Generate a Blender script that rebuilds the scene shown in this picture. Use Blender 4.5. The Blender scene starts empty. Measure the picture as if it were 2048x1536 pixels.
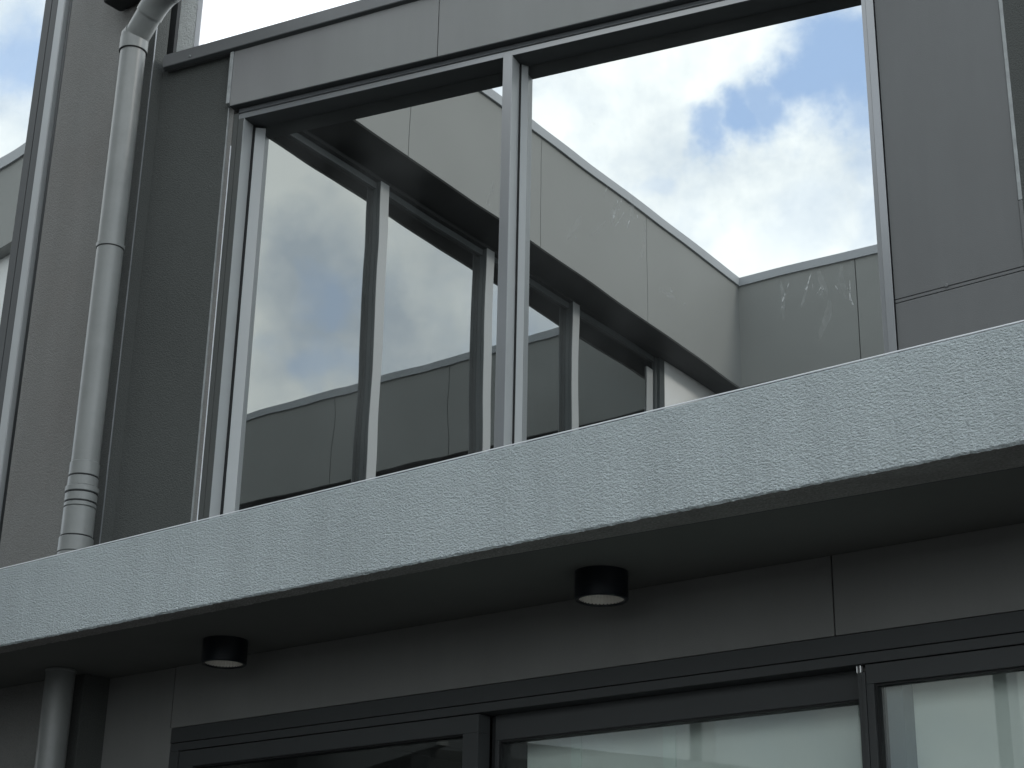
import bpy, bmesh, math, random
from mathutils import Vector, Matrix
random.seed(7)
sc = bpy.context.scene
col = sc.collection
R = math.radians

# ------------------------------------------------------------------ camera
cam_d = bpy.data.cameras.new('camera'); cam = bpy.data.objects.new('camera', cam_d); col.objects.link(cam)
cam_d.sensor_width = 36.0; cam_d.sensor_fit = 'HORIZONTAL'; cam_d.lens = 3387.0 * 36.0 / 2048.0
cam_d.clip_start = 0.05; cam_d.clip_end = 500
cam.location = (0, 0, 1.6)
# rotation columns: camera right, up, back (world)
rx = Vector((0.785503, 0.618569, 0.018909)); fw = Vector((-0.581657, 0.727505, 0.363885))
rx.normalize(); fw.normalize(); up = rx.cross(fw).normalized()
cam.rotation_euler = Matrix((rx, up, -fw)).transposed().to_euler()
sc.camera = cam

# ------------------------------------------------------------------ world: cloudy sky over a Nishita sky
SUN_DIR = Vector((0.90, 0.24, 0.47)).normalized()       # towards the veiled sun
world = bpy.data.worlds.new('World'); sc.world = world; world.use_nodes = True
nt = world.node_tree; nt.nodes.clear(); L = nt.links.new
def wn(t, **k):
    n = nt.nodes.new(t)
    for a, b in k.items(): setattr(n, a, b)
    return n
def wmath(op, a, b=None, clamp=False):
    n = wn('ShaderNodeMath', operation=op, use_clamp=clamp)
    for i, v in enumerate((a, b)):
        if v is None: continue
        if isinstance(v, (int, float)): n.inputs[i].default_value = v
        else: L(v, n.inputs[i])
    return n.outputs[0]
tc = wn('ShaderNodeTexCoord')
sky = wn('ShaderNodeTexSky', sky_type='NISHITA', sun_disc=False)
sky.sun_elevation = math.asin(SUN_DIR.z); sky.sun_rotation = math.atan2(SUN_DIR.x, SUN_DIR.y)
sky.air_density = 1.0; sky.dust_density = 0.6; sky.ozone_density = 1.5
warp = wn('ShaderNodeTexNoise'); warp.inputs['Scale'].default_value = 14; warp.inputs['Detail'].default_value = 6; warp.inputs['Roughness'].default_value = 0.6
L(tc.outputs['Generated'], warp.inputs['Vector'])
sub = wn('ShaderNodeVectorMath', operation='SUBTRACT'); L(warp.outputs['Color'], sub.inputs[0]); sub.inputs[1].default_value = (0.5, 0.5, 0.5)
scl = wn('ShaderNodeVectorMath', operation='SCALE'); L(sub.outputs[0], scl.inputs[0]); scl.inputs['Scale'].default_value = 0.085
wv = wn('ShaderNodeVectorMath', operation='ADD'); L(tc.outputs['Generated'], wv.inputs[0]); L(scl.outputs[0], wv.inputs[1])
# openings in the cloud deck: direction, radius, depth
GAPS = [((0.0214, -0.8532, 0.5212), 0.036, 1), ((0.0025, -0.8605, 0.5094), 0.028, 1), ((0.0301, -0.8642, 0.5023), 0.028, 0.8), ((-0.0206, -0.8637, 0.5036), 0.022, 0.95), ((-0.0381, -0.8662, 0.4983), 0.022, 1), ((-0.0614, -0.8678, 0.4931), 0.02, 0.9), ((-0.0733, -0.8702, 0.4873), 0.014, 0.5), ((0.0174, -0.8799, 0.4748), 0.016, 0.35), ((-0.0976, -0.8765, 0.4714), 0.012, 0.3), ((-0.0131, -0.8974, 0.441), 0.03, 0.22), ((0.8329, -0.3722, 0.4094), 0.02, 0.48), ((0.8344, -0.3622, 0.4155), 0.014, 0.36), ((0.8309, -0.3806, 0.4059), 0.016, 0.36), ((0.8514, -0.3663, 0.3754), 0.018, 0.42), ((0.8443, -0.3824, 0.3754), 0.018, 0.33), ((0.8592, -0.3441, 0.3787), 0.012, 0.18), ((-0.728, -0.463, 0.507), 0.026, 0.75), ((-0.745, -0.47, 0.52), 0.03, 0.5), ((0.45, 0.35, 0.8), 0.35, 0.8), ((-0.3, 0.1, 0.95), 0.3, 0.7)]
acc = None
for d, r, dep in GAPS:
    v = Vector(d).normalized()
    dn = wn('ShaderNodeVectorMath', operation='DISTANCE'); L(wv.outputs[0], dn.inputs[0]); dn.inputs[1].default_value = v
    mr = wn('ShaderNodeMapRange', interpolation_type='SMOOTHSTEP'); L(dn.outputs['Value'], mr.inputs['Value'])
    mr.inputs['From Min'].default_value = r * 0.35; mr.inputs['From Max'].default_value = r * 1.35
    mr.inputs['To Min'].default_value = dep; mr.inputs['To Max'].default_value = 0.0
    acc = mr.outputs[0] if acc is None else wmath('MAXIMUM', acc, mr.outputs[0])
nz = wn('ShaderNodeTexNoise'); nz.inputs['Scale'].default_value = 4.2; nz.inputs['Detail'].default_value = 9; nz.inputs['Roughness'].default_value = 0.58; nz.inputs['Distortion'].default_value = 0.3
L(tc.outputs['Generated'], nz.inputs['Vector'])
thin = wn('ShaderNodeMapRange', interpolation_type='SMOOTHSTEP'); L(nz.outputs['Fac'], thin.inputs['Value'])
thin.inputs['From Min'].default_value = 0.30; thin.inputs['From Max'].default_value = 0.50; thin.inputs['To Min'].default_value = 0.55; thin.inputs['To Max'].default_value = 0.0
gap = wmath('MAXIMUM', acc, thin.outputs[0])
nz2 = wn('ShaderNodeTexNoise'); nz2.inputs['Scale'].default_value = 8; nz2.inputs['Detail'].default_value = 8; nz2.inputs['Roughness'].default_value = 0.6
L(tc.outputs['Generated'], nz2.inputs['Vector'])
ramp = wn('ShaderNodeValToRGB'); L(nz2.outputs['Fac'], ramp.inputs[0])
ramp.color_ramp.elements[0].position = 0.34; ramp.color_ramp.elements[0].color = (0.60, 0.68, 0.76, 1)
ramp.color_ramp.elements[1].position = 0.56; ramp.color_ramp.elements[1].color = (0.99, 1.035, 1.02, 1)
cl = wn('ShaderNodeVectorMath', operation='SCALE'); L(ramp.outputs[0], cl.inputs[0]); cl.inputs['Scale'].default_value = 14.0
sk = wn('ShaderNodeVectorMath', operation='SCALE'); L(sky.outputs[0], sk.inputs[0]); sk.inputs['Scale'].default_value = 1.0
veil = wn('ShaderNodeVectorMath', operation='ADD'); L(sk.outputs[0], veil.inputs[0]); veil.inputs[1].default_value = (3.9, 5.3, 7.6)
mixs = wn('ShaderNodeMix', data_type='RGBA'); L(gap, mixs.inputs['Factor']); L(cl.outputs[0], mixs.inputs['A']); L(veil.outputs[0], mixs.inputs['B'])
bg = wn('ShaderNodeBackground'); L(mixs.outputs['Result'], bg.inputs['Color']); bg.inputs['Strength'].default_value = 0.12
wo = wn('ShaderNodeOutputWorld'); L(bg.outputs[0], wo.inputs['Surface'])

sun_d = bpy.data.lights.new('sun', 'SUN'); sun = bpy.data.objects.new('sun', sun_d); col.objects.link(sun)
sun_d.energy = 1.3; sun_d.angle = R(10); sun_d.color = (1.0, 0.95, 0.88)
sun.rotation_euler = SUN_DIR.to_track_quat('Z', 'Y').to_euler(); sun.location = (6, 0, 12)
sc.view_settings.view_transform = 'Standard'; sc.view_settings.look = 'None'
sc.view_settings.exposure = 0.20; sc.view_settings.gamma = 1.0; sc.view_settings.use_curve_mapping = False
sc.cycles.max_bounces = 10; sc.cycles.transparent_max_bounces = 12; sc.cycles.glossy_bounces = 6

# ------------------------------------------------------------------ materials
def mat(name, base, rough=0.7, grain=None, bump=0.0, bscale=200, mott=0.0, mscale=2.0, metal=0.0, spec=0.5, mcol=None, aniso=(1, 1, 1), fine=0.0, streak=0.0):
    m = bpy.data.materials.new(name); m.use_nodes = True; t = m.node_tree; N = t.nodes; K = t.links.new
    b = N['Principled BSDF']; b.inputs['Roughness'].default_value = rough; b.inputs['Metallic'].default_value = metal
    b.inputs['Specular IOR Level'].default_value = spec
    c = N.new('ShaderNodeTexCoord'); out = None
    rgb = N.new('ShaderNodeRGB'); rgb.outputs[0].default_value = (*base, 1); cur = rgb.outputs[0]
    if mott > 0:
        n = N.new('ShaderNodeTexNoise'); n.inputs['Scale'].default_value = mscale; n.inputs['Detail'].default_value = 5; n.inputs['Roughness'].default_value = 0.65
        K(c.outputs['Object'], n.inputs['Vector'])
        mr = N.new('ShaderNodeMapRange'); mr.inputs['From Min'].default_value = 0.3; mr.inputs['From Max'].default_value = 0.7
        K(n.outputs['Fac'], mr.inputs['Value'])
        mx = N.new('ShaderNodeMix'); mx.data_type = 'RGBA'; K(mr.outputs[0], mx.inputs['Factor'])
        k = mcol or tuple(x * (1 - mott) for x in base)
        mx.inputs['A'].default_value = (*k, 1); K(cur, mx.inputs['B']); cur = mx.outputs['Result']
    if fine > 0:
        n = N.new('ShaderNodeTexNoise'); n.inputs['Scale'].default_value = bscale * 1.3; n.inputs['Detail'].default_value = 2
        K(c.outputs['Object'], n.inputs['Vector'])
        mr = N.new('ShaderNodeMapRange'); mr.inputs['From Min'].default_value = 0.3; mr.inputs['From Max'].default_value = 0.7
        mr.inputs['To Min'].default_value = 1 - fine; mr.inputs['To Max'].default_value = 1 + fine; K(n.outputs['Fac'], mr.inputs['Value'])
        vs = N.new('ShaderNodeVectorMath'); vs.operation = 'SCALE'; K(cur, vs.inputs[0]); K(mr.outputs[0], vs.inputs['Scale']); cur = vs.outputs[0]
    if streak > 0:
        mp2 = N.new('ShaderNodeMapping'); mp2.inputs['Scale'].default_value = (4, 4, 0.45); K(c.outputs['Object'], mp2.inputs['Vector'])
        n = N.new('ShaderNodeTexNoise'); n.inputs['Scale'].default_value = 1.6; n.inputs['Detail'].default_value = 5; n.inputs['Roughness'].default_value = 0.62
        K(mp2.outputs[0], n.inputs['Vector'])
        mr = N.new('ShaderNodeMapRange'); mr.inputs['From Min'].default_value = 0.32; mr.inputs['From Max'].default_value = 0.62
        mr.inputs['To Min'].default_value = 1 - streak; mr.inputs['To Max'].default_value = 1.03; K(n.outputs['Fac'], mr.inputs['Value'])
        vs = N.new('ShaderNodeVectorMath'); vs.operation = 'SCALE'; K(cur, vs.inputs[0]); K(mr.outputs[0], vs.inputs['Scale']); cur = vs.outputs[0]
    K(cur, b.inputs['Base Color'])
    if bump > 0:
        mp = N.new('ShaderNodeMapping'); mp.inputs['Scale'].default_value = aniso; K(c.outputs['Object'], mp.inputs['Vector'])
        n = N.new('ShaderNodeTexNoise'); n.inputs['Scale'].default_value = bscale; n.inputs['Detail'].default_value = 3; n.inputs['Roughness'].default_value = 0.6
        K(mp.outputs[0], n.inputs['Vector'])
        bp = N.new('ShaderNodeBump'); bp.inputs['Strength'].default_value = 1.0; bp.inputs['Distance'].default_value = bump
        K(n.outputs['Fac'], bp.inputs['Height']); K(bp.outputs[0], b.inputs['Normal'])
    return m
def glass(name, f0, tint, wave=0.0, dust=0.02):
    m = bpy.data.materials.new(name); m.use_nodes = True; t = m.node_tree; N = t.nodes; N.clear(); K = t.links.new
    o = N.new('ShaderNodeOutputMaterial'); tr = N.new('ShaderNodeBsdfTransparent'); tr.inputs[0].default_value = (*tint, 1)
    gl = N.new('ShaderNodeBsdfGlossy'); gl.inputs['Roughness'].default_value = 0.0; gl.inputs['Color'].default_value = (0.96, 0.985, 0.98, 1)
    lw = N.new('ShaderNodeLayerWeight'); lw.inputs['Blend'].default_value = 0.5
    p = N.new('ShaderNodeMath'); p.operation = 'POWER'; K(lw.outputs['Facing'], p.inputs[0]); p.inputs[1].default_value = 4.5
    a = N.new('ShaderNodeMath'); a.operation = 'MULTIPLY_ADD'; K(p.outputs[0], a.inputs[0]); a.inputs[1].default_value = 1 - f0; a.inputs[2].default_value = f0
    mx = N.new('ShaderNodeMixShader'); K(a.outputs[0], mx.inputs[0]); K(tr.outputs[0], mx.inputs[1]); K(gl.outputs[0], mx.inputs[2])
    df = N.new('ShaderNodeBsdfDiffuse'); df.inputs[0].default_value = (0.5, 0.52, 0.52, 1)
    c = N.new('ShaderNodeTexCoord'); n = N.new('ShaderNodeTexNoise'); n.inputs['Scale'].default_value = 3.0; n.inputs['Detail'].default_value = 6; K(c.outputs['Object'], n.inputs['Vector'])
    mr = N.new('ShaderNodeMapRange'); mr.inputs['From Min'].default_value = 0.4; mr.inputs['From Max'].default_value = 0.75; mr.inputs['To Min'].default_value = dust * 0.4; mr.inputs['To Max'].default_value = dust * 2.2
    K(n.outputs['Fac'], mr.inputs['Value'])
    m2 = N.new('ShaderNodeMixShader'); K(mr.outputs[0], m2.inputs[0]); K(mx.outputs[0], m2.inputs[1]); K(df.outputs[0], m2.inputs[2]); K(m2.outputs[0], o.inputs[0])
    if wave > 0:
        n2 = N.new('ShaderNodeTexNoise'); n2.inputs['Scale'].default_value = 2.2; n2.inputs['Detail'].default_value = 1; K(c.outputs['Object'], n2.inputs['Vector'])
        bp = N.new('ShaderNodeBump'); bp.inputs['Strength'].default_value = 1.0; bp.inputs['Distance'].default_value = wave; K(n2.outputs['Fac'], bp.inputs['Height'])
        K(bp.outputs[0], gl.inputs['Normal'])
    return m
M = {}
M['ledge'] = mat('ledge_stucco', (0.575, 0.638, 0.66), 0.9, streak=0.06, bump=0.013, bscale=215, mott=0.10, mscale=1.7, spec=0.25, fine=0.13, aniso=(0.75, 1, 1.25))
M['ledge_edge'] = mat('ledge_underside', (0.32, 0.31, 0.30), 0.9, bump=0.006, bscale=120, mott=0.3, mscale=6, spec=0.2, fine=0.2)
M['render'] = mat('grey_render', (0.205, 0.208, 0.202), 0.9, streak=0.06, bump=0.0042, bscale=190, mott=0.18, mscale=1.6, spec=0.3, mcol=(0.188, 0.182, 0.174), fine=0.10)
M['render_dark'] = mat('dark_render', (0.078, 0.083, 0.080), 0.85, bump=0.0042, bscale=190, mott=0.12, mscale=1.3, spec=0.3, fine=0.16, streak=0.04)
M['panel'] = mat('grey_panel_paint', (0.212, 0.220, 0.214), 0.55, bump=0.0004, bscale=320, mott=0.10, mscale=0.9, spec=0.4, mcol=(0.198, 0.197, 0.202), streak=0.04)
M['panel_right'] = mat('dark_grey_panel_paint', (0.130, 0.136, 0.139), 0.6, bump=0.0005, bscale=320, mott=0.12, mscale=1.1, spec=0.4, mcol=(0.120, 0.123, 0.125), streak=0.04)
M['panel_wing'] = mat('wing_panel_paint', (0.262, 0.270, 0.260), 0.6, bump=0.0004, bscale=250, mott=0.12, mscale=0.5, spec=0.3)
M['panel_lower'] = mat('lower_panel_paint', (0.20, 0.203, 0.197), 0.7, bump=0.0006, bscale=300, mott=0.12, mscale=1.2, spec=0.3, streak=0.04)
M['cap'] = mat('cap_flashing', (0.15, 0.155, 0.16), 0.45, mott=0.15, mscale=3, spec=0.5)
M['cap_wing'] = mat('wing_cap_flashing', (0.36, 0.38, 0.40), 0.5, mott=0.1, mscale=1.5, spec=0.5)
M['alu'] = mat('grey_aluminium_frame', (0.155, 0.165, 0.175), 0.3, mott=0.06, mscale=4, spec=0.8)
_b = M['alu'].node_tree.nodes['Principled BSDF']; _b.inputs['Coat Weight'].default_value = 1.0; _b.inputs['Coat IOR'].default_value = 1.75; _b.inputs['Coat Roughness'].default_value = 0.16
M['alu_wing'] = mat('wing_window_frame', (0.075, 0.085, 0.088), 0.35)
M['alu_sheen'] = mat('painted_frame_sheen', (0.37, 0.385, 0.39), 0.4)  # wing frame brightness and glass reflection put into the colour
M['alu_lit'] = mat('lit_grey_aluminium', (0.35, 0.367, 0.375), 0.35, mott=0.06, mscale=4, spec=0.6)  # frame aluminium with the light on its side faces put into the colour
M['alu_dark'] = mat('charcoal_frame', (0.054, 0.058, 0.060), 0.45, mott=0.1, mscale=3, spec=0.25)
M['jamb_shade'] = mat('shaded_jamb_paint', (0.075, 0.080, 0.078), 0.5, mott=0.1, mscale=3, spec=0.25)  # left jamb fronts: their shade is put into the colour
M['gasket'] = mat('black_gasket', (0.008, 0.009, 0.01), 0.7)
M['caulk'] = mat('pale_sealant', (0.34, 0.36, 0.365), 0.7, bump=0.001, bscale=90, mott=0.3, mscale=25)
M['pipe'] = mat('grey_pvc_pipe', (0.225, 0.236, 0.232), 0.36, mott=0.16, mscale=9, spec=0.5, streak=0.04)
M['black'] = mat('black_powder_coat', (0.006, 0.009, 0.013), 0.35, spec=0.4)
M['reflector'] = mat('fluted_reflector', (0.85, 0.81, 0.74), 0.35, metal=0.35)
M['led'] = mat('led_disc', (0.75, 0.5, 0.25), 0.4)
M['white_wall'] = mat('white_render', (0.80, 0.81, 0.81), 0.85, bump=0.001, bscale=150, mott=0.05)
M['pale_column'] = mat('pale_column_render', (0.80, 0.83, 0.82), 0.9, bump=0.006, bscale=120, mott=0.12, mscale=8)
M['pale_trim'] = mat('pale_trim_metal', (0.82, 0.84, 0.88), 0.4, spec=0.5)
M['shade_black'] = mat('near_black_shade', (0.014, 0.016, 0.017), 0.8)  # near-black colour standing in for deep shade
M['room'] = mat('dark_room_paint', (0.03, 0.03, 0.03), 0.9)
M['blind'] = mat('pale_green_blind', (0.86, 0.90, 0.87), 0.9, bump=0.0003, bscale=500, mott=0.08, mscale=2.0, spec=0.1)
M['blind_edge'] = mat('white_blind_strip', (0.84, 0.92, 0.88), 0.8, spec=0.1)
M['slate'] = mat('blue_grey_reveal', (0.22, 0.25, 0.27), 0.7)
M['paving'] = mat('courtyard_paving', (0.05, 0.049, 0.047), 0.9, bump=0.004, bscale=40, mott=0.3, mscale=0.8)
M['soffit'] = mat('soffit_board_paint', (0.125, 0.128, 0.12), 0.8, mott=0.15, mscale=1.5, bump=0.0005, bscale=200)
M['chrome'] = mat('bright_steel', (0.8, 0.8, 0.8), 0.2, metal=0.6)
def smear_mat(name, alpha):
    m = bpy.data.materials.new(name); m.use_nodes = True; t = m.node_tree; N = t.nodes; b = N['Principled BSDF']
    b.inputs['Base Color'].default_value = (0.6, 0.62, 0.62, 1); b.inputs['Roughness'].default_value = 0.9
    c = N.new('ShaderNodeTexCoord'); n = N.new('ShaderNodeTexNoise'); n.inputs['Scale'].default_value = 60; n.inputs['Detail'].default_value = 4
    t.links.new(c.outputs['Object'], n.inputs['Vector']); mr = N.new('ShaderNodeMapRange'); t.links.new(n.outputs['Fac'], mr.inputs['Value'])
    mr.inputs['From Min'].default_value = 0.38; mr.inputs['From Max'].default_value = 0.66; mr.inputs['To Max'].default_value = alpha
    t.links.new(mr.outputs[0], b.inputs['Alpha']); return m
M['smear'] = smear_mat('bird_smear', 0.65)
M['smear_faint'] = smear_mat('faint_smear', 0.13)
M['glass'] = glass('reflective_glass', 0.56, (0.16, 0.17, 0.17), wave=0.0004, dust=0.025)
M['glass_wing'] = glass('wing_window_glass', 0.42, (0.10, 0.11, 0.11), wave=0.0006, dust=0.007)
M['glass_low'] = glass('clear_door_glass', 0.05, (0.93, 0.955, 0.945), dust=0.012)

# ------------------------------------------------------------------ helpers
class Frame:
    def __init__(s, o, deg, left=False):
        s.o = Vector(o); a = R(deg); s.u = Vector((math.cos(a), math.sin(a), 0))
        s.t = Vector((-s.u.y, s.u.x, 0)) * (-1 if left else 1)
    def __call__(s, a, t, z): return s.o + s.u * a + s.t * t + Vector((0, 0, z))
A = Frame((0, 0, 0), 0)
B = Frame((-4.292, 3.68, 0), 13.6)
W1 = Frame((-2.965, -4.947, 0), 113.957, left=False)      # courtyard wing, long side
W2 = Frame((-2.965, -4.947, 0), 21.457, left=True)        # courtyard wing, end side
W3 = Frame((-10.698, 0.421, 0), 7.0, left=True)           # block further along

def hexa(bm, pts):
    v = [bm.verts.new(p) for p in pts]
    for f in ((0, 1, 2, 3), (7, 6, 5, 4), (0, 4, 5, 1), (1, 5, 6, 2), (2, 6, 7, 3), (3, 7, 4, 0)): bm.faces.new([v[i] for i in f])
def bx(bm, F, s0, s1, t0, t1, z0, z1, zz=None):
    # zz: (z0 at s1, z1 at s1) for a sloping piece
    a0, a1 = (z0, z1) if zz is None else zz
    hexa(bm, [F(s0, t0, z0), F(s1, t0, a0), F(s1, t1, a0), F(s0, t1, z0), F(s0, t0, z1), F(s1, t0, a1), F(s1, t1, a1), F(s0, t1, z1)])
def prism(bm, F, poly, z0, z1):
    lo = [bm.verts.new(F(s, t, z0)) for s, t in poly]; hi = [bm.verts.new(F(s, t, z1)) for s, t in poly]; n = len(poly)
    bm.faces.new(lo[::-1]); bm.faces.new(hi)
    for i in range(n): bm.faces.new((lo[i], lo[(i + 1) % n], hi[(i + 1) % n], hi[i]))
def hprism(bm, F, poly, s0, s1):       # poly of (t, z), swept along s
    lo = [bm.verts.new(F(s0, t, z)) for t, z in poly]; hi = [bm.verts.new(F(s1, t, z)) for t, z in poly]; n = len(poly)
    bm.faces.new(lo[::-1]); bm.faces.new(hi)
    for i in range(n): bm.faces.new((lo[i], lo[(i + 1) % n], hi[(i + 1) % n], hi[i]))
def link(o, parent):
    col.objects.link(o)
    if parent is not None:
        o.parent = parent; o.matrix_parent_inverse = parent.matrix_world.inverted()
def obj(name, bm, m, parent=None, bev=0.0, smooth=False, kind=None, label=None):
    bmesh.ops.recalc_face_normals(bm, faces=bm.faces)
    if smooth:
        for f in bm.faces: f.smooth = True
    me = bpy.data.meshes.new(name); bm.to_mesh(me); bm.free(); me.materials.append(M[m])
    o = bpy.data.objects.new(name, me); link(o, parent)
    if bev > 0:
        b = o.modifiers.new('bevel', 'BEVEL'); b.width = bev; b.segments = 2; b.limit_method = 'ANGLE'; b.angle_limit = R(30)
    if kind: o['kind'] = kind
    if label: o['label'] = label
    return o
def box(name, m, F, s0, s1, t0, t1, z0, z1, parent=None, bev=0.0, zz=None, **k):
    bm = bmesh.new(); bx(bm, F, s0, s1, t0, t1, z0, z1, zz); return obj(name, bm, m, parent, bev, **k)
def thing(name, label, cat, loc, group=None):
    o = bpy.data.objects.new(name, None); col.objects.link(o); o.location = loc; o['label'] = label; o['category'] = cat
    if group: o['group'] = group
    bpy.context.view_layer.update()
    return o
def ring(bm, c, ax, e1, e2, prof, n=40, cap0=True, cap1=True):      # prof: (distance along ax, radius)
    rows = []
    for h, r in prof:
        rows.append([bm.verts.new(c + ax * h + (e1 * math.cos(2 * math.pi * i / n) + e2 * math.sin(2 * math.pi * i / n)) * r) for i in range(n)])
    for a, b in zip(rows, rows[1:]):
        for i in range(n): bm.faces.new((a[i], a[(i + 1) % n], b[(i + 1) % n], b[i]))
    if cap0: bm.faces.new(rows[0][::-1])
    if cap1: bm.faces.new(rows[-1])
def lathe(bm, c, prof, ax=Vector((0, 0, 1)), n=40, **k):
    e1 = ax.orthogonal().normalized(); e2 = ax.cross(e1); ring(bm, Vector(c), ax, e1, e2, prof, n, **k)

# ------------------------------------------------------------------ ground
bm = bmesh.new(); bmesh.ops.create_grid(bm, x_segments=1, y_segments=1, size=150)
g = obj('ground', bm, 'paving'); g['kind'] = 'structure'

# ------------------------------------------------------------------ the house
H = thing('house', 'dark grey house with stucco ledge, reflective upper window and glazed doors under the soffit', 'building', (-3, 3.6, 0))

# --- projecting ledge
bm = bmesh.new()
nx = 1500
def wob(i, k): return 0.0007 * math.sin(i * 0.11 + k) * math.sin(i * 0.047 + 2 * k) + random.uniform(-0.0011, 0.0011)
prof0 = [(3.200, 2.752), (3.200, 2.905), (3.160, 2.948), (3.0235, 2.950), (3.0160, 2.9430), (3.0160, 2.7045), (3.0200, 2.700), (3.079, 2.7005), (3.082, 2.705), (3.086, 2.752)]
rows = []
for i in range(nx + 1):
    x = -9.0 + 13.0 * i / nx
    rows.append([bm.verts.new((x, y + (wob(i, j) if j in (5, 6, 7) else 0), z + (wob(i, j + 3) if j in (5, 6, 7) else 0))) for j, (y, z) in enumerate(prof0)])
for a, b in zip(rows, rows[1:]):
    for j in range(len(prof0)):
        k = (j + 1) % len(prof0); f = bm.faces.new((a[j], a[k], b[k], b[j]))
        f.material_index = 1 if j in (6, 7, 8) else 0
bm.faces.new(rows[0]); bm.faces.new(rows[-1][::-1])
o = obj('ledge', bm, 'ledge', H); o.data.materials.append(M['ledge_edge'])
o['label'] = 'pale blue grey rough stucco ledge face'
box('ledge_top_highlight', 'pale_trim', A, -9, 4, 3.0155, 3.0195, 2.9495, 2.9520, H)  # pale strip painting the bright highlight along the top edge
box('ledge_slab', 'render_dark', A, -9, 4, 3.201, 4.6, 2.755, 2.90, H)
# soffit boards: the front infill tapers to the left
bm = bmesh.new()
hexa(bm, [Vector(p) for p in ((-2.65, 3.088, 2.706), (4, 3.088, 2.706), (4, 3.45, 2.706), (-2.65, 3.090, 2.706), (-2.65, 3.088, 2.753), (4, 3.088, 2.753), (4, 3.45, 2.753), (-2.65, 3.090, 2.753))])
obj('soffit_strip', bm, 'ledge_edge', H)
bm = bmesh.new()
pl = [(-9, 3.092), (-2.65, 3.096), (4, 3.464), (4, 3.70), (-9, 3.70)]
lo = [bm.verts.new((x, y, 2.738)) for x, y in pl]; hi = [bm.verts.new((x, y, 2.7535)) for x, y in pl]
bm.faces.new(lo[::-1]); bm.faces.new(hi)
for i in range(5): bm.faces.new((lo[i], lo[(i + 1) % 5], hi[(i + 1) % 5], hi[i]))
obj('soffit', bm, 'soffit', H)
bm = bmesh.new()
hexa(bm, [Vector(p) for p in ((-2.65, 3.0925, 2.7068), (4, 3.452, 2.7068), (4, 3.4575, 2.7068), (-2.65, 3.0955, 2.7068), (-2.65, 3.0925, 2.73), (4, 3.452, 2.73), (4, 3.4575, 2.73), (-2.65, 3.0955, 2.73))])
obj('soffit_joint', bm, 'gasket', H)

# --- left wall carrying the downpipe
box('left_wall', 'render', A, -5.225, -4.700, 3.54, 3.60, 2.903, 7.2, H, bev=0.002, label='mid grey rendered wall behind the downpipe')
box('wall_corner', 'render_dark', A, -4.699, -4.640, 3.5395, 3.60, 2.903, 7.2, H, bev=0.003, label='charcoal painted wall corner right of the downpipe')
box('wall_corner', 'render_dark', A, -4.699, -4.640, 3.5395, 3.78, 0.01, 2.7375, H, bev=0.003)
box('lower_left_wall', 'render', A, -9, -4.700, 3.54, 3.78, 0.01, 2.7375, H, bev=0.002)
box('wall_corner_bead', 'alu', A, -4.6405, -4.637, 3.537, 3.5405, 2.95, 7.2, H)
box('eave_shade_box', 'shade_black', A, -4.88, -4.60, 3.44, 3.538, 5.432, 5.75, H, bev=0.015)  # added black box standing in for the soft shadow by the pipe bend
# --- recessed dark wall
box('recessed_wall', 'render_dark', B, -0.40, -0.0345, -0.004, 0.25, 2.903, 5.10, H, bev=0.002, label='dark charcoal rendered wall in the recess')
box('recess_shade_strip', 'shade_black', B, -0.47, -0.372, 0.06, 0.08, 5.101, 7.2, H)  # dark strip: shade of the gap put into the colour
box('sealant_joint', 'caulk', B, -0.0345, -0.0305, -0.006, 0.02, 2.903, 4.865, H)
box('plaster_reveal', 'render', B, -0.0305, -0.0115, 0.0, 0.05, 2.903, 4.868, H)
box('sealant_line', 'pale_trim', B, -0.0115, -0.0095, -0.003, 0.02, 2.903, 4.70, H)
box('panel_joint', 'caulk', B, -0.029, -0.0135, -0.034, 0.02, 4.866, 5.092, H, bev=0.003)
# --- fascia panels and cap over the window
def capz(s): return 5.0965 + 0.0262 * (s + 0.15)
for s0, s1 in ((-0.0125, 0.8575), (0.8605, 1.73), (1.733, 2.42)):
    box('fascia_panel', 'panel', B, s0, s1, -0.03, 0.03, 4.856, capz(s0) + 0.01, H, bev=0.0012, zz=(4.856, capz(s1) + 0.01))
box('fascia_shade_strip', 'alu_dark', B, -0.012, 2.396, -0.0292, 0.0, 4.8540, 4.8556, H)  # dark strip painting the shadow band below the fascia
box('fascia_backing', 'gasket', B, -0.0135, 2.42, -0.02, 0.10, 4.87, 5.08, H)
bm = bmesh.new()
prismpts = [(-0.332), (2.60)]
s0, s1 = prismpts
hexa(bm, [B(s0, -0.045, capz(s0)), B(s1, -0.045, capz(s1)), B(s1, 0.02, capz(s1)), B(s0, 0.02, capz(s0)),
          B(s0, -0.045, capz(s0) + 0.054), B(s1, -0.045, capz(s1) + 0.054), B(s1, 0.35, capz(s1) + 0.045), B(s0, 0.35, capz(s0) + 0.045)])
obj('roof_cap', bm, 'cap', H, bev=0.002)
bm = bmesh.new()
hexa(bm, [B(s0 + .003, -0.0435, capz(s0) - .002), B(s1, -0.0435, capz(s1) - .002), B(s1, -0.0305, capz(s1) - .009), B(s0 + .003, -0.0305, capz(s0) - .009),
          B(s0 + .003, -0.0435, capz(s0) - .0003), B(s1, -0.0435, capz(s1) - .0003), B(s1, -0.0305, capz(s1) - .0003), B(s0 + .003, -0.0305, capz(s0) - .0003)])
obj('cap_shade_strip', bm, 'alu_dark', H)  # dark strip painting the shadow below the cap
bm = bmesh.new(); lathe(bm, B(-0.205, -0.046, capz(-0.205) + 0.015), [(0, 0.005), (0.004, 0.004), (0.006, 0.001)], ax=-B.t, n=12); obj('screw_head', bm, 'caulk', H)
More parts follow.
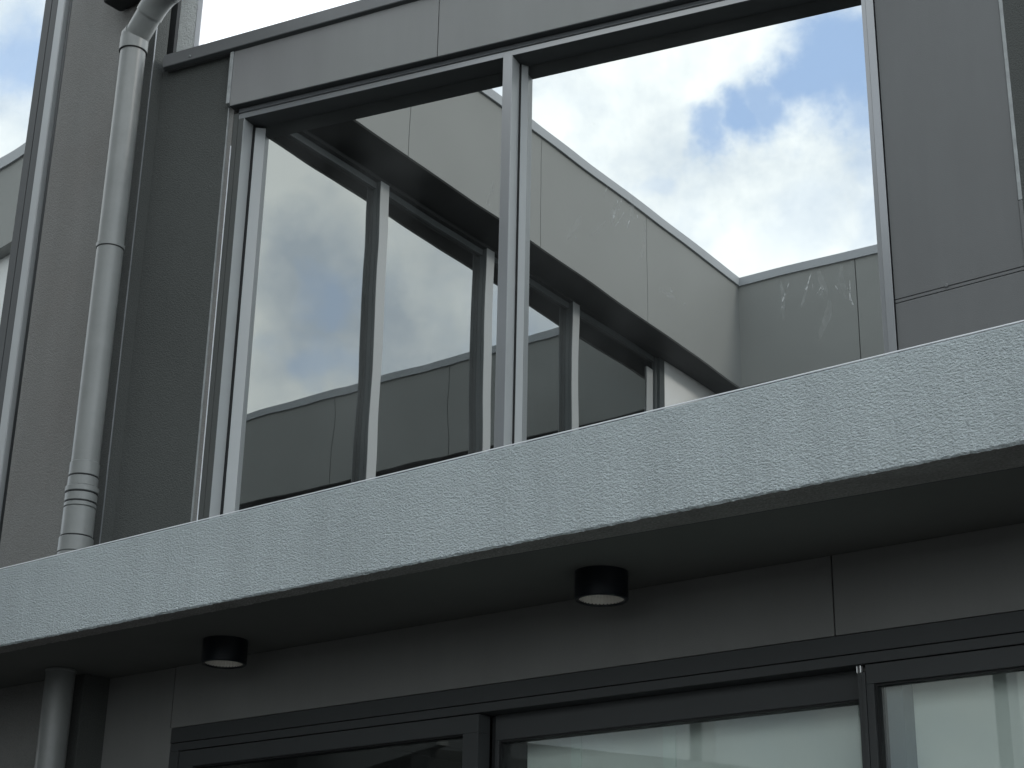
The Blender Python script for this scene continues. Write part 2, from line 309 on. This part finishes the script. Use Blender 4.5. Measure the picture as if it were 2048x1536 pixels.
# --- pale column and trim on the roof behind the cap
box('roof_column', 'pale_column', B, -0.563, -0.462, 0.30, 0.33, 5.10, 7.4, H, bev=0.004, label='pale rendered column, a thin slab, rising behind the cap')  # column built only as a thin slab
box('column_trim', 'pale_trim', B, -0.457, -0.430, 0.295, 0.33, 5.10, 7.4, H, bev=0.002)
box('column_gap', 'gasket', B, -0.4615, -0.4575, 0.31, 0.33, 5.10, 7.4, H)

# --- upper window
wbm = bmesh.new()
# window root = outer frame mesh
bx(wbm, B, 0.011, 0.0125, 0.004, 0.10, 2.903, 4.82)
bx(wbm, B, 0.011, 2.396, 0.0, 0.10, 4.836, 4.852)
bx(wbm, B, 0.0125, 2.372, 0.0, 0.055, 4.809, 4.830)
bx(wbm, B, 0.011, 2.372, 0.006, 0.10, 4.830, 4.836)
bx(wbm, B, 0.038, 2.372, 0.0585, 0.11, 4.811, 4.829)
bx(wbm, B, 2.372, 2.396, 0.0, 0.12, 2.903, 4.836)
prism(wbm, B, [(2.358, 0.004), (2.3715, 0.002), (2.3715, 0.11), (2.358, 0.11)], 2.903, 4.809)
bx(wbm, B, 0.038, 2.358, 0.0, 0.11, 2.903, 2.95)
WIN = obj('window', wbm, 'alu', H, bev=0.0012, label='wide two pane grey window reflecting clouds and the wing opposite')
box('gasket', 'gasket', B, 0.038, 0.0475, 0.0605, 0.10, 2.95, 4.808, WIN)
box('gasket', 'gasket', B, 1.14, 1.1465, 0.0605, 0.10, 2.95, 4.808, WIN)
box('jamb_cover', 'jamb_shade', B, -0.0095, 0.011, 0.0, 0.10, 2.903, 4.8355, WIN, bev=0.001)
box('jamb_cover', 'jamb_shade', B, 0.0125, 0.0358, 0.0, 0.06, 2.903, 4.8085, WIN, bev=0.001)
box('jamb_return', 'alu_lit', B, 0.036, 0.038, 0.0006, 0.06, 2.903, 4.8085, WIN)  # lit side face, brightness put into the colour
bm = bmesh.new(); prism(bm, B, [(0.0475, 0.064), (0.079, 0.085), (0.079, 0.11), (0.0, 0.11), (0.0, 0.072), (0.0475, 0.072)], 2.903, 4.80); obj('glazing_bead', bm, 'alu_lit', WIN, bev=0.001)
box('head_shade_strip', 'alu_dark', B, 0.0385, 2.357, 0.0015, 0.0855, 4.8082, 4.8088, WIN)  # dark strip painting the shade under the window head
box('mullion', 'alu', B, 1.104, 1.1385, -0.0005, 0.0595, 2.95, 4.829, WIN, bev=0.0012)
box('mullion_return', 'alu_lit', B, 1.1385, 1.1400, 0.0002, 0.0595, 2.95, 4.8085, WIN)
bm = bmesh.new(); prism(bm, B, [(1.1465, 0.064), (1.162, 0.085), (1.162, 0.11), (1.085, 0.11), (1.085, 0.085), (1.10, 0.064)], 2.95, 4.8085); obj('glazing_bead', bm, 'alu_lit', WIN, bev=0.001)
box('pane', 'glass', B, 0.075, 1.09, 0.086, 0.092, 2.95, 4.8105, WIN)
box('pane', 'glass', B, 1.158, 2.360, 0.086, 0.092, 2.95, 4.8105, WIN)
# bird smears and scratches on the right pane: thin streaks lying on the glass
SM = [(2.0656, 3.8227, -0.0283, -0.0714, 0.0024), (2.1342, 3.8361, -0.0199, -0.0557, 0.0024), (2.1446, 3.7583, 0.0167, 0.0223, 0.0012), (2.2023, 3.7903, 0.0163, -0.0447, 0.0016), (2.2428, 3.7664, 0.0136, -0.0605, 0.00176), (2.1706, 3.779, -0.0137, -0.0262, 0.0016), (2.0299, 3.7272, 0.01, 0.0118, 0.0012), (2.1361, 3.8103, 0.0001, -0.0304, 0.0012), (1.4972, 4.214, -0.018, -0.0704, 0.0024), (1.5181, 4.1637, -0.032, -0.0489, 0.0016), (1.5426, 4.1497, -0.0126, -0.0434, 0.002), (1.5602, 4.1554, 0.0068, -0.0197, 0.0012), (1.4599, 4.2776, -0.0126, -0.0442, 0.0012), (1.5149, 4.229, -0.0144, -0.0527, 0.0016), (1.3436, 4.1143, 0.0109, -0.0297, 0.0016), (1.6736, 3.8653, 0.0065, -0.0151, 0.0024), (1.7161, 3.7935, 0.0068, 0.0075, 0.0032), (1.0434, 4.3667, -0.0087, -0.0312, 0.0016), (1.0162, 4.3103, 0.0063, -0.0205, 0.002), (2.2536, 3.8232, -0.0054, -0.0993, 0.0016), (1.4074, 4.5274, 0.0055, -0.009, 0.0008)]
bm = bmesh.new()
for (s, z, ds, dz, w) in SM:
    n = 7; vs = []
    L0 = math.hypot(ds, dz); px, pz = -dz / L0, ds / L0
    for i in range(n + 1):
        f = i / n; ww = w * (0.3 + 0.9 * f) * random.uniform(0.7, 1.2)
        cs = s + ds * f + random.uniform(-1, 1) * w * 0.15; cz = z + dz * f
        vs.append((bm.verts.new(B(cs - px * ww, 0.0854, cz - pz * ww)), bm.verts.new(B(cs + px * ww, 0.0854, cz + pz * ww))))
    for a, b in zip(vs, vs[1:]): bm.faces.new((a[0], a[1], b[1], b[0]))
obj('bird_smear', bm, 'smear', WIN, kind='stuff')
bm = bmesh.new()
for (s, z, ds, dz, w) in [(2.1611, 3.8398, 0.0106, -0.1028, 0.0119), (2.1116, 3.7892, -0.0092, -0.0657, 0.0068), (2.187, 3.7343, -0.0372, -0.1263, 0.0136), (2.2269, 3.8449, 0.0061, -0.1184, 0.0102), (1.5043, 4.2219, -0.0357, -0.0946, 0.0102), (1.5432, 4.2326, 0.0098, -0.1033, 0.0085), (1.4597, 4.1474, -0.0623, -0.0433, 0.0119), (1.3612, 4.1851, -0.0446, -0.0843, 0.0136), (1.6399, 3.8711, 0.0499, -0.0523, 0.0102), (1.0334, 4.3844, -0.0166, -0.0935, 0.0068), (1.5913, 4.1219, -0.0101, -0.1427, 0.0068), (2.0339, 3.8283, 0.0104, -0.137, 0.0068)]:
    vs = []
    for i in range(9):
        f = i / 8; ww = w * math.sin(math.pi * (0.08 + 0.84 * f)) ; cs = s + ds * f + 0.004 * math.sin(5 * f + w * 900); cz = z + dz * f
        vs.append((bm.verts.new(B(cs - ww, 0.0856, cz)), bm.verts.new(B(cs + ww, 0.0856, cz))))
    for a, b in zip(vs, vs[1:]): bm.faces.new((a[0], a[1], b[1], b[0]))
obj('dust_smear', bm, 'smear_faint', WIN, kind='stuff')

# --- panelled wall right of the window
box('wall_panel', 'panel_right', A, -1.9615, -1.5635, 4.25, 4.32, 3.6665, 7.0, H, bev=0.0012)
box('wall_panel', 'panel_right', A, -1.9615, -1.5635, 4.25, 4.32, 2.903, 3.6525, H, bev=0.0012)
box('joint_strip', 'panel_right', A, -1.9615, -1.5635, 4.251, 4.32, 3.6555, 3.6645, H)
box('panel_backing', 'gasket', A, -1.96, -1.5, 4.262, 4.34, 2.903, 7.0, H)
bm = bmesh.new(); lathe(bm, (-1.799, 4.2495, 3.668), [(0, 0.0065), (0.002, 0.006), (0.003, 0.004)], ax=Vector((0, -1, 0)), n=16); obj('screw_head', bm, 'panel_right', H)
box('vertical_joint', 'caulk', A, -1.5625, -1.5505, 4.246, 4.30, 3.87, 7.0, H, bev=0.002)
box('vertical_joint', 'panel_right', A, -1.5625, -1.5505, 4.246, 4.30, 2.903, 3.869, H, bev=0.002)
box('right_wall', 'render_dark', A, -1.55, 3.0, 4.247, 4.45, 2.903, 7.0, H)
# dark rooms behind the glass (floor, back, sides)
bm = bmesh.new()
bx(bm, B, -0.40, 2.6, 1.30, 1.40, 2.903, 5.05); bx(bm, B, -0.40, 2.6, 0.26, 1.30, 4.95, 5.04); bx(bm, B, 0.0, 2.4, 0.12, 1.30, 2.903, 2.96)
bx(bm, B, -0.1, -0.02, 0.26, 1.30, 2.96, 4.95); bx(bm, B, 2.42, 2.5, 0.13, 1.30, 2.96, 4.95)
obj('upper_room', bm, 'room', H)

# --- window at the far left
bm = bmesh.new()
bx(bm, A, -7.6, -5.3411, 3.546, 3.70, 6.6, 6.66)
LW = obj('window', bm, 'alu', H, bev=0.0015, label='tall grey window at the far left edge')
box('frame_cover', 'alu_lit', A, -5.336, -5.286, 3.545, 3.62, 2.903, 6.6, LW, bev=0.004, label='pale outer strip of the frame')
box('frame_cover', 'alu_dark', A, -5.384, -5.338, 3.550, 3.62, 2.903, 6.6, LW, bev=0.001)
box('frame_cover', 'alu_dark', A, -5.436, -5.388, 3.550, 3.62, 2.903, 6.6, LW, bev=0.001)
box('frame_groove', 'gasket', A, -5.388, -5.384, 3.560, 3.61, 2.903, 6.6, LW)
box('pane', 'glass', A, -7.6, -5.430, 3.600, 3.606, 2.903, 6.6, LW)
box('window_reveal', 'render_dark', A, -5.3405, -5.2255, 3.575, 3.78, 2.903, 6.66, H)
bm = bmesh.new(); lathe(bm, (-5.266, 3.568, 2.903), [(0, 0.010), (3.7, 0.010)], n=10); obj('backer_rod', bm, 'alu_dark', H, smooth=True)
box('left_room', 'room', A, -9.0, -5.78, 4.4, 4.5, 2.9, 6.6, H)
box('upper_left_wall', 'render', A, -9.0, -5.2255, 3.54, 3.78, 6.661, 7.2, H)
box('far_left_wall', 'render', A, -9.0, -7.601, 3.54, 3.78, 2.903, 6.66, H)

# --- lower storey wall panels
box('wall_panel', 'panel_lower', A, -4.6395, -4.3065, 3.645, 3.74, 0.01, 2.7375, H, bev=0.001)
box('wall_panel', 'panel_lower', A, -4.2975, -1.8975, 3.640, 3.74, 2.537, 2.7375, H, bev=0.001)
box('wall_panel', 'panel_lower', A, -1.8935, 3.0, 3.640, 3.74, 2.537, 2.7375, H, bev=0.001)
box('panel_backing', 'gasket', A, -4.35, 3.0, 3.66, 3.745, 2.535, 2.7375, H)
box('wall_edge_bead', 'panel_lower', A, -4.3010, -4.2865, 3.636, 3.70, 0.01, 2.5365, H, bev=0.001)

# --- glazed doors below
bm = bmesh.new()
bx(bm, A, -4.284, 3.0, 3.632, 3.80, 2.4865, 2.5335)
bx(bm, A, -4.284, 3.0, 3.634, 3.80, 2.4595, 2.4845)
bx(bm, A, -4.284, -4.243, 3.633, 3.80, 0.02, 2.4590)
bx(bm, A, -4.243, 3.0, 3.634, 3.80, 0.02, 0.06)
DR = obj('glazed_doors', bm, 'alu_dark', H, bev=0.0012, label='charcoal framed sliding glass doors under the soffit')
bm = bmesh.new()
bx(bm, A, -4.283, 3.0, 3.64, 3.80, 2.4846, 2.4864); bx(bm, A, -4.24, -3.0, 3.645, 3.80, 2.4572, 2.4594); bx(bm, A, -3.003, -2.985, 3.70, 3.80, 0.06, 2.459)
obj('frame_groove', bm, 'gasket', DR)
# left leaf (no blind behind)
bm = bmesh.new()
bx(bm, A, -4.240, -3.003, 3.637, 3.69, 2.4065, 2.4570); bx(bm, A, -4.240, -4.178, 3.637, 3.69, 0.06, 2.4065); bx(bm, A, -3.058, -3.003, 3.637, 3.69, 0.06, 2.4065); bx(bm, A, -4.178, -3.058, 3.637, 3.69, 0.06, 0.13)
D1 = obj('door_leaf', bm, 'alu_dark', DR, bev=0.0012)
# middle leaf, set back
bm = bmesh.new()
bx(bm, A, -2.984, -1.80, 3.690, 3.735, 2.3885, 2.4592); bx(bm, A, -2.984, -2.972, 3.690, 3.735, 0.06, 2.3885); bx(bm, A, -1.862, -1.80, 3.690, 3.735, 0.06, 2.3885)
D2 = obj('door_leaf', bm, 'alu_dark', DR, bev=0.001)
# right leaf, in front
bm = bmesh.new()
bx(bm, A, -1.819, 3.0, 3.637, 3.68, 2.4105, 2.4570); bx(bm, A, -1.819, -1.800, 3.637, 3.68, 0.06, 2.4105)
bx(bm, A, -1.8405, -1.829, 3.637, 3.688, 0.06, 2.4395); bx(bm, A, -1.829, -1.8195, 3.634, 3.688, 0.06, 2.4395)
D3 = obj('door_leaf', bm, 'alu_dark', DR, bev=0.001)
bm = bmesh.new(); bx(bm, A, -1.8415, -1.8395, 3.6365, 3.66, 2.4400, 2.4560); bx(bm, A, -1.8330, -1.8300, 3.6365, 3.66, 2.4400, 2.4560)
obj('roller_pin', bm, 'chrome', DR)
for g4 in ((-2.972, -1.862, 3.694, 3.73, 2.3835, 2.3884), (-1.800, 3.0, 3.645, 3.67, 2.4055, 2.4104), (-4.178, -3.058, 3.645, 3.68, 2.4030, 2.4064), (-2.972, -2.966, 3.694, 3.73, 0.06, 2.3835), (-1.7999, -1.7945, 3.645, 3.67, 0.06, 2.4055)):
    box('gasket', 'gasket', A, *g4, DR)
box('pane', 'glass_low', A, -4.18, -3.056, 3.660, 3.666, 0.12, 2.4075, DR)
box('pane', 'glass_low', A, -2.973, -1.861, 3.710, 3.716, 0.06, 2.3895, DR)
box('pane', 'glass_low', A, -1.801, 3.0, 3.656, 3.662, 0.06, 2.4115, DR)
box('inner_reveal', 'slate', A, -1.7938, -1.752, 3.69, 3.78, 0.06, 2.458, DR)
bm = bmesh.new()
bx(bm, A, -4.6, 3.0, 5.5, 5.6, 0.01, 2.75); bx(bm, A, -4.35, 3.0, 3.80, 5.5, 2.62, 2.75); bx(bm, A, -4.40, -4.30, 3.80, 5.5, 0.01, 2.62); bx(bm, A, -3.02, -2.99, 3.80, 5.5, 0.01, 2.62)
obj('lower_room', bm, 'room', H)
# --- blinds inside
def blind(label, x0, x1, y, strips, z1):
    t = thing('window_blind', label, 'blind', ((x0 + x1) / 2, y, 0.1), group='pale blinds inside the glazed doors')
    e = [x0] + [v for s in strips for v in s] + [x1]
    for i in range(0, len(e), 2): box('fabric_panel', 'blind', A, e[i], e[i + 1], y, y + 0.004, 0.1, z1, t)
    for a, b in strips: box('overlap_strip', 'blind_edge', A, a - 0.004, b + 0.004, y - 0.006, y - 0.003, 0.1, z1, t)
    box('head_rail', 'blind_edge', A, x0, x1, y + 0.005, y + 0.05, z1 - 0.02, z1 + 0.03, t)
    return t
blind('pale green blind behind the middle glass door, with white vertical strips', -2.955, -1.905, 3.80, [(-2.795, -2.770), (-2.493, -2.462)], 2.60)
blind('pale green plain blind behind the right hand glass door', -1.757, -1.405, 3.745, [], 2.60)
box('blind_side_reveal', 'slate', A, -1.40, -1.36, 3.745, 3.80, 0.06, 2.60, DR)

# ------------------------------------------------------------------ downlights under the soffit
def downlight(x, y, label):
    t = thing('ceiling_light', label, 'light', (x, y, 2.7380), group='black round downlights under the soffit')
    bm = bmesh.new(); r = 0.069; z0, z1 = 2.6640, 2.7380
    lathe(bm, (x, y, 0), [(z0 + 0.020, 0.0540), (z0 + 0.001, 0.0585), (z0, 0.0600), (z0, 0.0665), (z0 + 0.0025, r), (z1, r)], n=64, cap0=False); obj('housing', bm, 'black', t, smooth=True).data
    bm = bmesh.new(); n = 72; rows = []
    for h, rr in ((z0 + 0.004, 0.0585), (z0 + 0.020, 0.050), (z0 + 0.040, 0.030), (z0 + 0.048, 0.014)):
        rows.append([bm.verts.new((x + math.cos(2 * math.pi * i / n) * (rr - (0.0012 if i % 2 else 0)), y + math.sin(2 * math.pi * i / n) * (rr - (0.0012 if i % 2 else 0)), h)) for i in range(n)])
    for a, b in zip(rows, rows[1:]):
        for i in range(n): bm.faces.new((a[i], a[(i + 1) % n], b[(i + 1) % n], b[i]))
    obj('reflector', bm, 'reflector', t)
    bm = bmesh.new(); lathe(bm, (x, y, 0), [(z0 + 0.046, 0.0145), (z0 + 0.050, 0.0145)], n=24); obj('lamp_disc', bm, 'led', t)
    for oo in t.children:
        if oo.name.startswith('housing'):
            m = oo.modifiers.new('edge', 'EDGE_SPLIT'); m.split_angle = R(35)
    return t
downlight(-3.868, 3.461, 'black round downlight nearer the downpipe, left of the pair')
downlight(-2.456, 3.456, 'larger looking black round downlight right of the pair, above the middle door')

# ------------------------------------------------------------------ downpipe
PX, PY, PR = -4.663, 3.458, 0.0485
DP = thing('downpipe', 'grey round plastic downpipe on the left wall, passing through the ledge', 'drainpipe', (PX, PY, 0))
def esplit(o, a=40):
    m = o.modifiers.new('edge', 'EDGE_SPLIT'); m.split_angle = R(a); return o
bm = bmesh.new(); lathe(bm, (PX, PY, 0), [(0.02, PR), (2.7375, PR)], n=48); esplit(obj('pipe', bm, 'pipe', DP, smooth=True))
bm = bmesh.new(); lathe(bm, (PX, PY, 0), [(2.905, PR), (5.19, PR)], n=48); esplit(obj('pipe', bm, 'pipe', DP, smooth=True))
def collar(z0, z1, r, lip=0.0025):
    bm = bmesh.new(); lathe(bm, (PX, PY, 0), [(z0, r - lip), (z0 + 0.002, r), (z1 - 0.002, r), (z1, r - lip)], n=48); return esplit(obj('collar', bm, 'pipe', DP, smooth=True))
collar(3.4115, 3.462, 0.0515)
collar(3.3725, 3.4075, 0.0520)
collar(3.3510, 3.3720, 0.0575)
collar(3.3170, 3.3470, 0.0555)
collar(3.2975, 3.3130, 0.0555)
collar(3.1940, 3.2965, 0.0550)
collar(3.1370, 3.1900, 0.0590)
collar(2.9100, 3.1365, 0.0580)
collar(2.728, 2.7375, PR + 0.003)
for z, gr in ((3.4095, 0.0505), (3.3490, 0.0545), (3.3150, 0.054), (3.1920, 0.0545)):
    bm = bmesh.new(); lathe(bm, (PX, PY, 0), [(z - 0.0025, gr), (z + 0.0025, gr)], n=48); obj('collar_gap', bm, 'gasket', DP)
# clip with wall plug
CL = bmesh.new(); lathe(CL, (PX, PY, 0), [(4.290, PR + 0.001), (4.291, PR + 0.0035), (4.306, PR + 0.0035), (4.307, PR + 0.001)], n=48)
bx(CL, A, PX - 0.082, PX - 0.045, 3.497, 3.503, 4.290, 4.306); bx(CL, A, PX - 0.088, PX - 0.070, 3.503, 3.54, 4.292, 4.304)
CLo = esplit(obj('pipe_clip', CL, 'pipe', DP, smooth=True), 30)
bm = bmesh.new(); lathe(bm, (PX, PY, 0), [(4.2875, PR + 0.001), (4.290, PR + 0.001)], n=48); obj('clip_gap', bm, 'gasket', CLo)
# bends at the top
def tube(bm, pts, r, n=32):
    prev = None; rows = []
    for i, p in enumerate(pts):
        d = (pts[min(i + 1, len(pts) - 1)] - pts[max(i - 1, 0)]).normalized()
        if prev is None: e = d.orthogonal().normalized()
        else: e = (prev - d * prev.dot(d)).normalized()
        prev = e; f = d.cross(e)
        rr = r[i] if isinstance(r, (list, tuple)) else r
        rows.append([bm.verts.new(p + (e * math.cos(2 * math.pi * k / n) + f * math.sin(2 * math.pi * k / n)) * rr) for k in range(n)])
    for a, b in zip(rows, rows[1:]):
        for k in range(n): bm.faces.new((a[k], a[(k + 1) % n], b[(k + 1) % n], b[k]))
    bm.faces.new(rows[0][::-1]); bm.faces.new(rows[-1])
dv = Vector((0.95, -0.05, 1)).normalized()
c0 = Vector((PX, PY, 5.185)); c1 = c0 + dv * 0.125
collar_r = PR + 0.0055
bm = bmesh.new(); lathe(bm, (PX, PY, 0), [(5.130, collar_r), (5.190, collar_r)], n=48)
tube(bm, [Vector((PX, PY, 5.178)), c0 + Vector((0, 0, 0.012)), c0 + dv * 0.02], collar_r)
esplit(obj('bend', bm, 'pipe', DP, smooth=True), 50)
bm = bmesh.new(); lathe(bm, (PX, PY, 0), [(5.1265, PR + 0.003), (5.130, PR + 0.003)], n=48); obj('collar_gap', bm, 'gasket', DP)
bm = bmesh.new(); tube(bm, [c0 + dv * 0.012, c1], PR + 0.001)
esplit(obj('pipe', bm, 'pipe', DP, smooth=True), 50)
d2 = Vector((1, 0.0, 0.0)).normalized()
q0 = c0 + dv * 0.112; q1 = c0 + dv * 0.198; q2 = q1 + d2 * 0.062
pts = [q0 * (1 - f) ** 2 + q1 * 2 * f * (1 - f) + q2 * f * f for f in [k / 9 for k in range(10)]]
bm = bmesh.new(); tube(bm, pts, PR + 0.0045); esplit(obj('bend', bm, 'pipe', DP, smooth=True), 50)
bm = bmesh.new(); tube(bm, [pts[-1] - d2 * 0.01, pts[-1] + d2 * 0.5], PR + 0.001); esplit(obj('pipe', bm, 'pipe', DP, smooth=True), 50)

# ------------------------------------------------------------------ wing round the courtyard (seen mirrored in the window)
V = thing('courtyard_wing', 'grey panelled wing with pale roof cap and tall windows, across the courtyard behind the viewer', 'building', (-3.5, -4.9, 0))
def fb(s): return 7.04 + 0.021 * s
e = [0.0, 1.638, 3.188, 4.76, 6.35]
for a, b in zip(e, e[1:]):
    box('fascia_panel', 'panel_wing', W1, a + 0.003 if a else 0.0005, b - 0.003, 0.0, 0.02, fb(a), 8.02, V, zz=(fb(b), 8.02))
for a, b in ((0.0, 1.108), (1.112, 2.7), (2.704, 4.3), (4.304, 6.2)):
    box('fascia_panel', 'panel_wing', W2, a + 0.003 if a else -0.05, b - 0.0015, 0.0, 0.02, 7.05, 8.02, V)
bm = bmesh.new(); bx(bm, W1, 0.05, 6.34, 0.022, 0.14, 7.19, 8.0); bx(bm, W2, 0.05, 6.2, 0.022, 0.14, 7.10, 8.0); obj('fascia_backing', bm, 'gasket', V)
bm = bmesh.new(); bx(bm, W1, -0.0, 6.36, -0.02, 0.6, 8.021, 8.10); obj('roof_cap', bm, 'cap_wing', V)
bm = bmesh.new(); bx(bm, W2, -0.02, 6.22, -0.0205, 0.6, 8.020, 8.099); obj('roof_cap', bm, 'cap_wing', V)
bm = bmesh.new(); hexa(bm, [W1(-0.3, 0.021, fb(-0.3) + 0.004), W1(6.34, 0.021, fb(6.34) + 0.004), W1(6.34, 0.9, 7.078), W1(-0.3, 0.9, 7.078), W1(-0.3, 0.021, 7.2), W1(6.34, 0.021, 7.2), W1(6.34, 0.9, 7.2), W1(-0.3, 0.9, 7.2)]); bx(bm, W2, 0.03, 6.2, 0.021, 0.9, 7.056, 7.13); obj('soffit', bm, 'shade_black', V)
box('white_wall', 'white_wall', W1, -0.29, 0.90, 0.275, 0.40, 3.0, 7.074, V)
box('end_wall', 'render_dark', W2, -0.29, 6.2, 0.30, 0.42, 6.6, 7.074, V)  # unseen side shaped as a raised band so low sky lights the doors
box('raised_band_underside', 'soffit', W2, -0.29, 6.2, 0.43, 3.0, 6.6, 6.7, V)
box('lower_wall', 'render_dark', W1, -0.29, 6.35, 0.20, 0.42, 0.01, 3.0, V)
bm = bmesh.new(); bx(bm, W1, 6.30, 6.36, 0.082, 3.0, 3.0, 8.0); obj('side_wall', bm, 'panel_wing', V)
box('back_wall', 'panel_wing', W1, -3.0, 6.36, 3.0, 3.1, 0.01, 8.0, V)
box('side_wall', 'panel_wing', W2, 6.2, 6.26, 0.082, 3.0, 6.6, 8.0, V)
bm = bmesh.new()
bx(bm, W1, 0.92, 6.30, 0.300, 0.34, 7.00, 7.045)
bx(bm, W1, 0.905, 0.985, 0.268, 0.34, 3.0, 7.045)
bx(bm, W1, 0.985, 1.02, 0.292, 0.34, 3.0, 7.045)
bx(bm, W1, 1.02, 6.30, 0.268, 0.34, 3.0, 3.1)
VW = obj('window', bm, 'alu_wing', V)
box('window_head', 'shade_black', W1, 0.91, 6.30, 0.268, 0.299, 7.050, 7.0745, VW)  # head bar coloured near-black to paint the shade under the soffit
for s in (2.24, 3.40, 4.62, 5.83):
    bm = bmesh.new(); bx(bm, W1, s, s + 0.088, 0.268, 0.290, 3.1, 7.045); bx(bm, W1, s, s + 0.088, 0.293, 0.34, 3.1, 7.045); mo = obj('mullion', bm, 'alu_wing', VW)
    box('mullion_sheen', 'alu_sheen', W1, s - 0.001, s + 0.089, 0.263, 0.2675, 3.1, 7.049, VW)  # paler front skin: sky sheen on the mullion put into the colour
pe = [1.02, 2.24, 3.40, 4.62, 5.83, 6.3]
TILT = [0, 0, 0, 0, 0]
for k, (a, b) in enumerate(zip(pe, pe[1:])):
    a2 = a + (0.088 if k else 0)
    tl = TILT[k]
    bm = bmesh.new(); mid = (a2 + b) / 2
    P = lambda s, t, z: W1(s, 0.325 + t + tl * (s - mid), z)
    hexa(bm, [P(a2 - .02, 0, 3.08), P(b + .02, 0, 3.08), P(b + .02, .006, 3.08), P(a2 - .02, .006, 3.08), P(a2 - .02, 0, 7.03), P(b + .02, 0, 7.03), P(b + .02, .006, 7.03), P(a2 - .02, .006, 7.03)])
    obj('pane', bm, 'glass_wing', VW)
box('jamb_reflection_strip', 'alu_sheen', W1, 1.022, 1.125, 0.314, 0.322, 3.1, 6.93, VW)  # pale strip on the glass painting a reflection beside the jamb
bm = bmesh.new(); bx(bm, W1, 1.0, 6.3, 1.6, 1.7, 3.0, 7.07); bx(bm, W1, 1.0, 6.3, 0.42, 1.6, 2.95, 3.0); obj('wing_room', bm, 'room', V)

# ------------------------------------------------------------------ block further along, mirrored in the far left window
Q = thing('neighbour_block', 'grey parapet block with pale wall, mirrored in the far left window', 'building', (-10.7, 0.0, 0))
box('fascia_panel', 'panel_wing', W3, -1.0, 1.2, 0.0, 0.1, 7.25, 8.0, Q); box('fascia_panel', 'panel_wing', W3, -3.0, -1.004, 0.0, 0.1, 7.25, 8.0, Q); box('fascia_panel', 'panel_wing', W3, 1.204, 3.2, 0.0, 0.1, 7.25, 8.0, Q)
box('roof_cap', 'cap_wing', W3, -3.02, 3.22, -0.02, 0.7, 8.001, 8.10, Q)
box('pale_wall', 'white_wall', W3, -3.0, 3.2, 0.103, 3.0, 4.0, 7.35, Q)
box('plinth_wall', 'render_dark', W3, -3.0, 3.2, 0.09, 3.0, 0.01, 3.999, Q)
